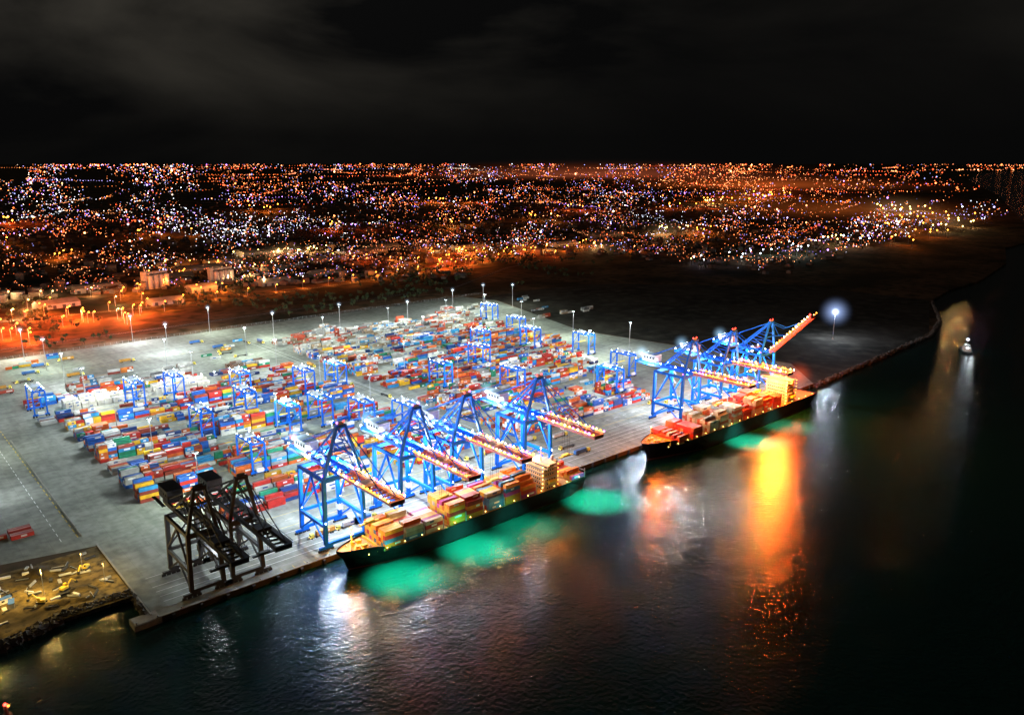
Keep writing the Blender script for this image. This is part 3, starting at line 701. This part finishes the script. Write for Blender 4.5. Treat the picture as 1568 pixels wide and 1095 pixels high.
def road(P,w,z=.06):
    mb=MB()
    for a,b_ in zip(P[:-1],P[1:]):
        a=Vector((*a,z));b_=Vector((*b_,z)); d=(b_-a).normalized(); n=Vector((-d.y,d.x,0))*w/2; u=Vector((0,0,.01))
        mb.add([tuple(a-n),tuple(b_-n),tuple(b_+n),tuple(a+n)],[(0,1,2,3)],0)
        mb.add([tuple(a-n*.03+u),tuple(b_-n*.03+u),tuple(b_+n*.03+u),tuple(a+n*.03+u)],[(0,1,2,3)],1)
    obj("road",mb.mesh("road",[M_asph,M_mark]))
road([(-300,720),(300,735),(760,760),(1000,900),(1400,1020)],12); road([(-200,950),(400,900),(900,960),(1300,1080)],16,.09); road([(420,905),(470,1250),(560,1600)],10,.12)
lampmesh={}
def cityl(x,y,col,p,z=14,hz=None,hb=.035):
    d=math.hypot(x-CX,y-CY); rr=d*.0009
    mt=M_lo if col[1]<.45 else (M_ly if col[2]<.6 else M_lw)
    key=(mt.name,round(d/400),z)
    if key not in lampmesh:
        mb=MB(); mb.cyl((0,0,0),(0,0,z),.3,.18,8,0); mb.beam((0,0,z),(2.5,0,z+.4),.25,.25,0); mb.octa((2.5,0,z+.4),rr,1)
        lampmesh[key]=mb.mesh("street_lamp",[M_grey,mt])
    o=obj("street_lamp",lampmesh[key],(x,y,0)); lamp("street_lamp_bulb",(2.5,0,z-1-rr),p,col,o,.6)
    if hz: glow_halo((0,0,z*.6),(hz,hz,max(12,hz*.4)),col,hb,o)
OR=(1,.22,.025); RD=(1,.11,.015); YW=(1,.6,.25)
RL=random.Random(3)
for x,y,c,p,h in [(169,1085,YW,220,30),(254,1010,OR,300,40),(127,967,OR,500,40),(201,800,RD,900,60),(130,830,RD,1000,0),(60,860,RD,1100,60),(150,900,RD,900,0),(230,860,OR,260,0),(60,780,RD,800,0),(20,900,RD,900,0),(-30,960,OR,600,0),
  (762,1453,YW,350,60),(820,1430,YW,300,0),(700,1400,YW,200,0),(1029,1218,OR,500,60),(1127,1132,OR,700,60),(1060,1120,OR,700,0),(980,1080,RD,700,80),(926,1000,RD,500,0),(860,1100,OR,260,0),(1249,1123,OR,400,50),(1180,1040,RD,300,0),
  (1401,991,OR,400,60),(1450,1060,OR,250,0),(1906,1175,YW,400,80),(1960,1100,OR,400,80),(838,1208,RD,160,0),(372,996,OR,260,40),(489,1359,OR,160,40),(420,1200,OR,200,0),(560,1250,YW,120,0),(300,1080,OR,260,0),(480,1050,YW,120,0),
  (1367,680,(.7,.6,1),30,0),(1500,640,(.8,.9,1),30,0),(1723,640,(.8,1,.9),50,0),(1931,600,(1,.8,.6),50,0),(1620,660,(.7,1,.8),40,0),(2100,560,OR,100,0),(2000,680,YW,120,0),
  (2400,620,OR,120,90),(2700,660,YW,160,0),(2979,740,YW,200,110),(3300,920,OR,400,130),(3525,1100,OR,600,160),(3000,970,OR,400,120),(2600,800,OR,240,0),(3800,1300,YW,400,160),
  (3895,2254,OR,1400,220),(3600,2200,YW,800,0),(4400,2400,OR,1200,250),(3200,2000,RD,800,0),(4906,2609,RD,1500,300),(2600,2300,RD,900,0),(2100,1900,OR,500,0),(1600,1900,OR,400,0),(1200,2000,RD,400,0),
  (300,1700,OR,300,0),(200,2200,OR,400,0),(700,2200,OR,400,0),(500,3000,RD,900,0),(1500,3200,OR,900,0),(2600,3300,OR,1200,0)]:
    D=math.hypot(x,y); sp=25+D*.03; n_=4 if D<1800 else 5
    for k in range(n_):
        xx=x+(RL.uniform(-1,1)*sp if k else 0); yy=y+(RL.uniform(-1,1)*sp if k else 0)
        cityl(xx,yy,c if RL.random()<.85 or p>600 else YW,p*1000*.2*RL.uniform(.5,1.4),z=15 if D<1800 else 24,hz=(h*1.3 if (k==0 and h) else None))
for k in range(26):
    t=k/25; x=-60+t*1360; y=(930-30*min(1,(x+200)/600)) if x<400 else (900+(x-400)*.12 if x<900 else 960+(x-900)*.3)
    cityl(x,y+10,OR,36000*(1.8 if x>600 else 1.1),z=13)
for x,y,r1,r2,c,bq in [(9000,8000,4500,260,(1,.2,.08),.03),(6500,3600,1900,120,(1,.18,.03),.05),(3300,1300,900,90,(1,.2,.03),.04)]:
    glow_halo((x,y,r2*.2),(r1,r1,r2),c,bq*.4,None)  # flat glowing volumes added over the far city to imitate its bloom

# ------------------------------------------------------------------ sky
wd=bpy.data.worlds.new("World"); scene.world=wd; wd.use_nodes=True; nt=wd.node_tree; L=nt.links
bg=nt.nodes["Background"]; tc=nt.nodes.new("ShaderNodeTexCoord")
mp=nt.nodes.new("ShaderNodeMapping"); mp.inputs['Scale'].default_value=(1,1,3.2); L.new(tc.outputs['Generated'],mp.inputs[0])
n=nt.nodes.new("ShaderNodeTexNoise"); n.inputs['Scale'].default_value=2.2; n.inputs['Detail'].default_value=7; n.inputs['Distortion'].default_value=.5; L.new(mp.outputs[0],n.inputs['Vector'])
r=nt.nodes.new("ShaderNodeValToRGB"); e=r.color_ramp.elements; e[0].position=.38; e[0].color=(.0035,.0035,.0035,1); e[1].position=.68; e[1].color=(.05,.045,.036,1); L.new(n.outputs['Fac'],r.inputs[0])
sx=nt.nodes.new("ShaderNodeSeparateXYZ"); L.new(tc.outputs['Generated'],sx.inputs[0])
mr=nt.nodes.new("ShaderNodeMapRange"); mr.inputs[1].default_value=0.03; mr.inputs[2].default_value=.18; mr.inputs[3].default_value=.1; L.new(sx.outputs['Z'],mr.inputs[0])
mr2=nt.nodes.new("ShaderNodeMapRange"); mr2.inputs[1].default_value=.8; mr2.inputs[2].default_value=.45; mr2.inputs[3].default_value=.15; L.new(sx.outputs['X'],mr2.inputs[0])
mm2=nt.nodes.new("ShaderNodeMath"); mm2.operation='MULTIPLY'; L.new(mr.outputs[0],mm2.inputs[0]); L.new(mr2.outputs[0],mm2.inputs[1])
mx=nt.nodes.new("ShaderNodeMixRGB"); mx.inputs[1].default_value=(.0022,.0022,.0022,1); L.new(mm2.outputs[0],mx.inputs[0]); L.new(r.outputs[0],mx.inputs[2])
L.new(mx.outputs[0],bg.inputs[0]); bg.inputs[1].default_value=1

# ------------------------------------------------------------------ camera
cam=bpy.data.cameras.new("camera"); cam.sensor_width=36; cam.lens=36*1200/1568; cam.clip_start=1; cam.clip_end=400000
co=obj("camera",cam,(CX,CY,220)); co.rotation_euler=(math.radians(90-13.924),0,-HD); scene.camera=co
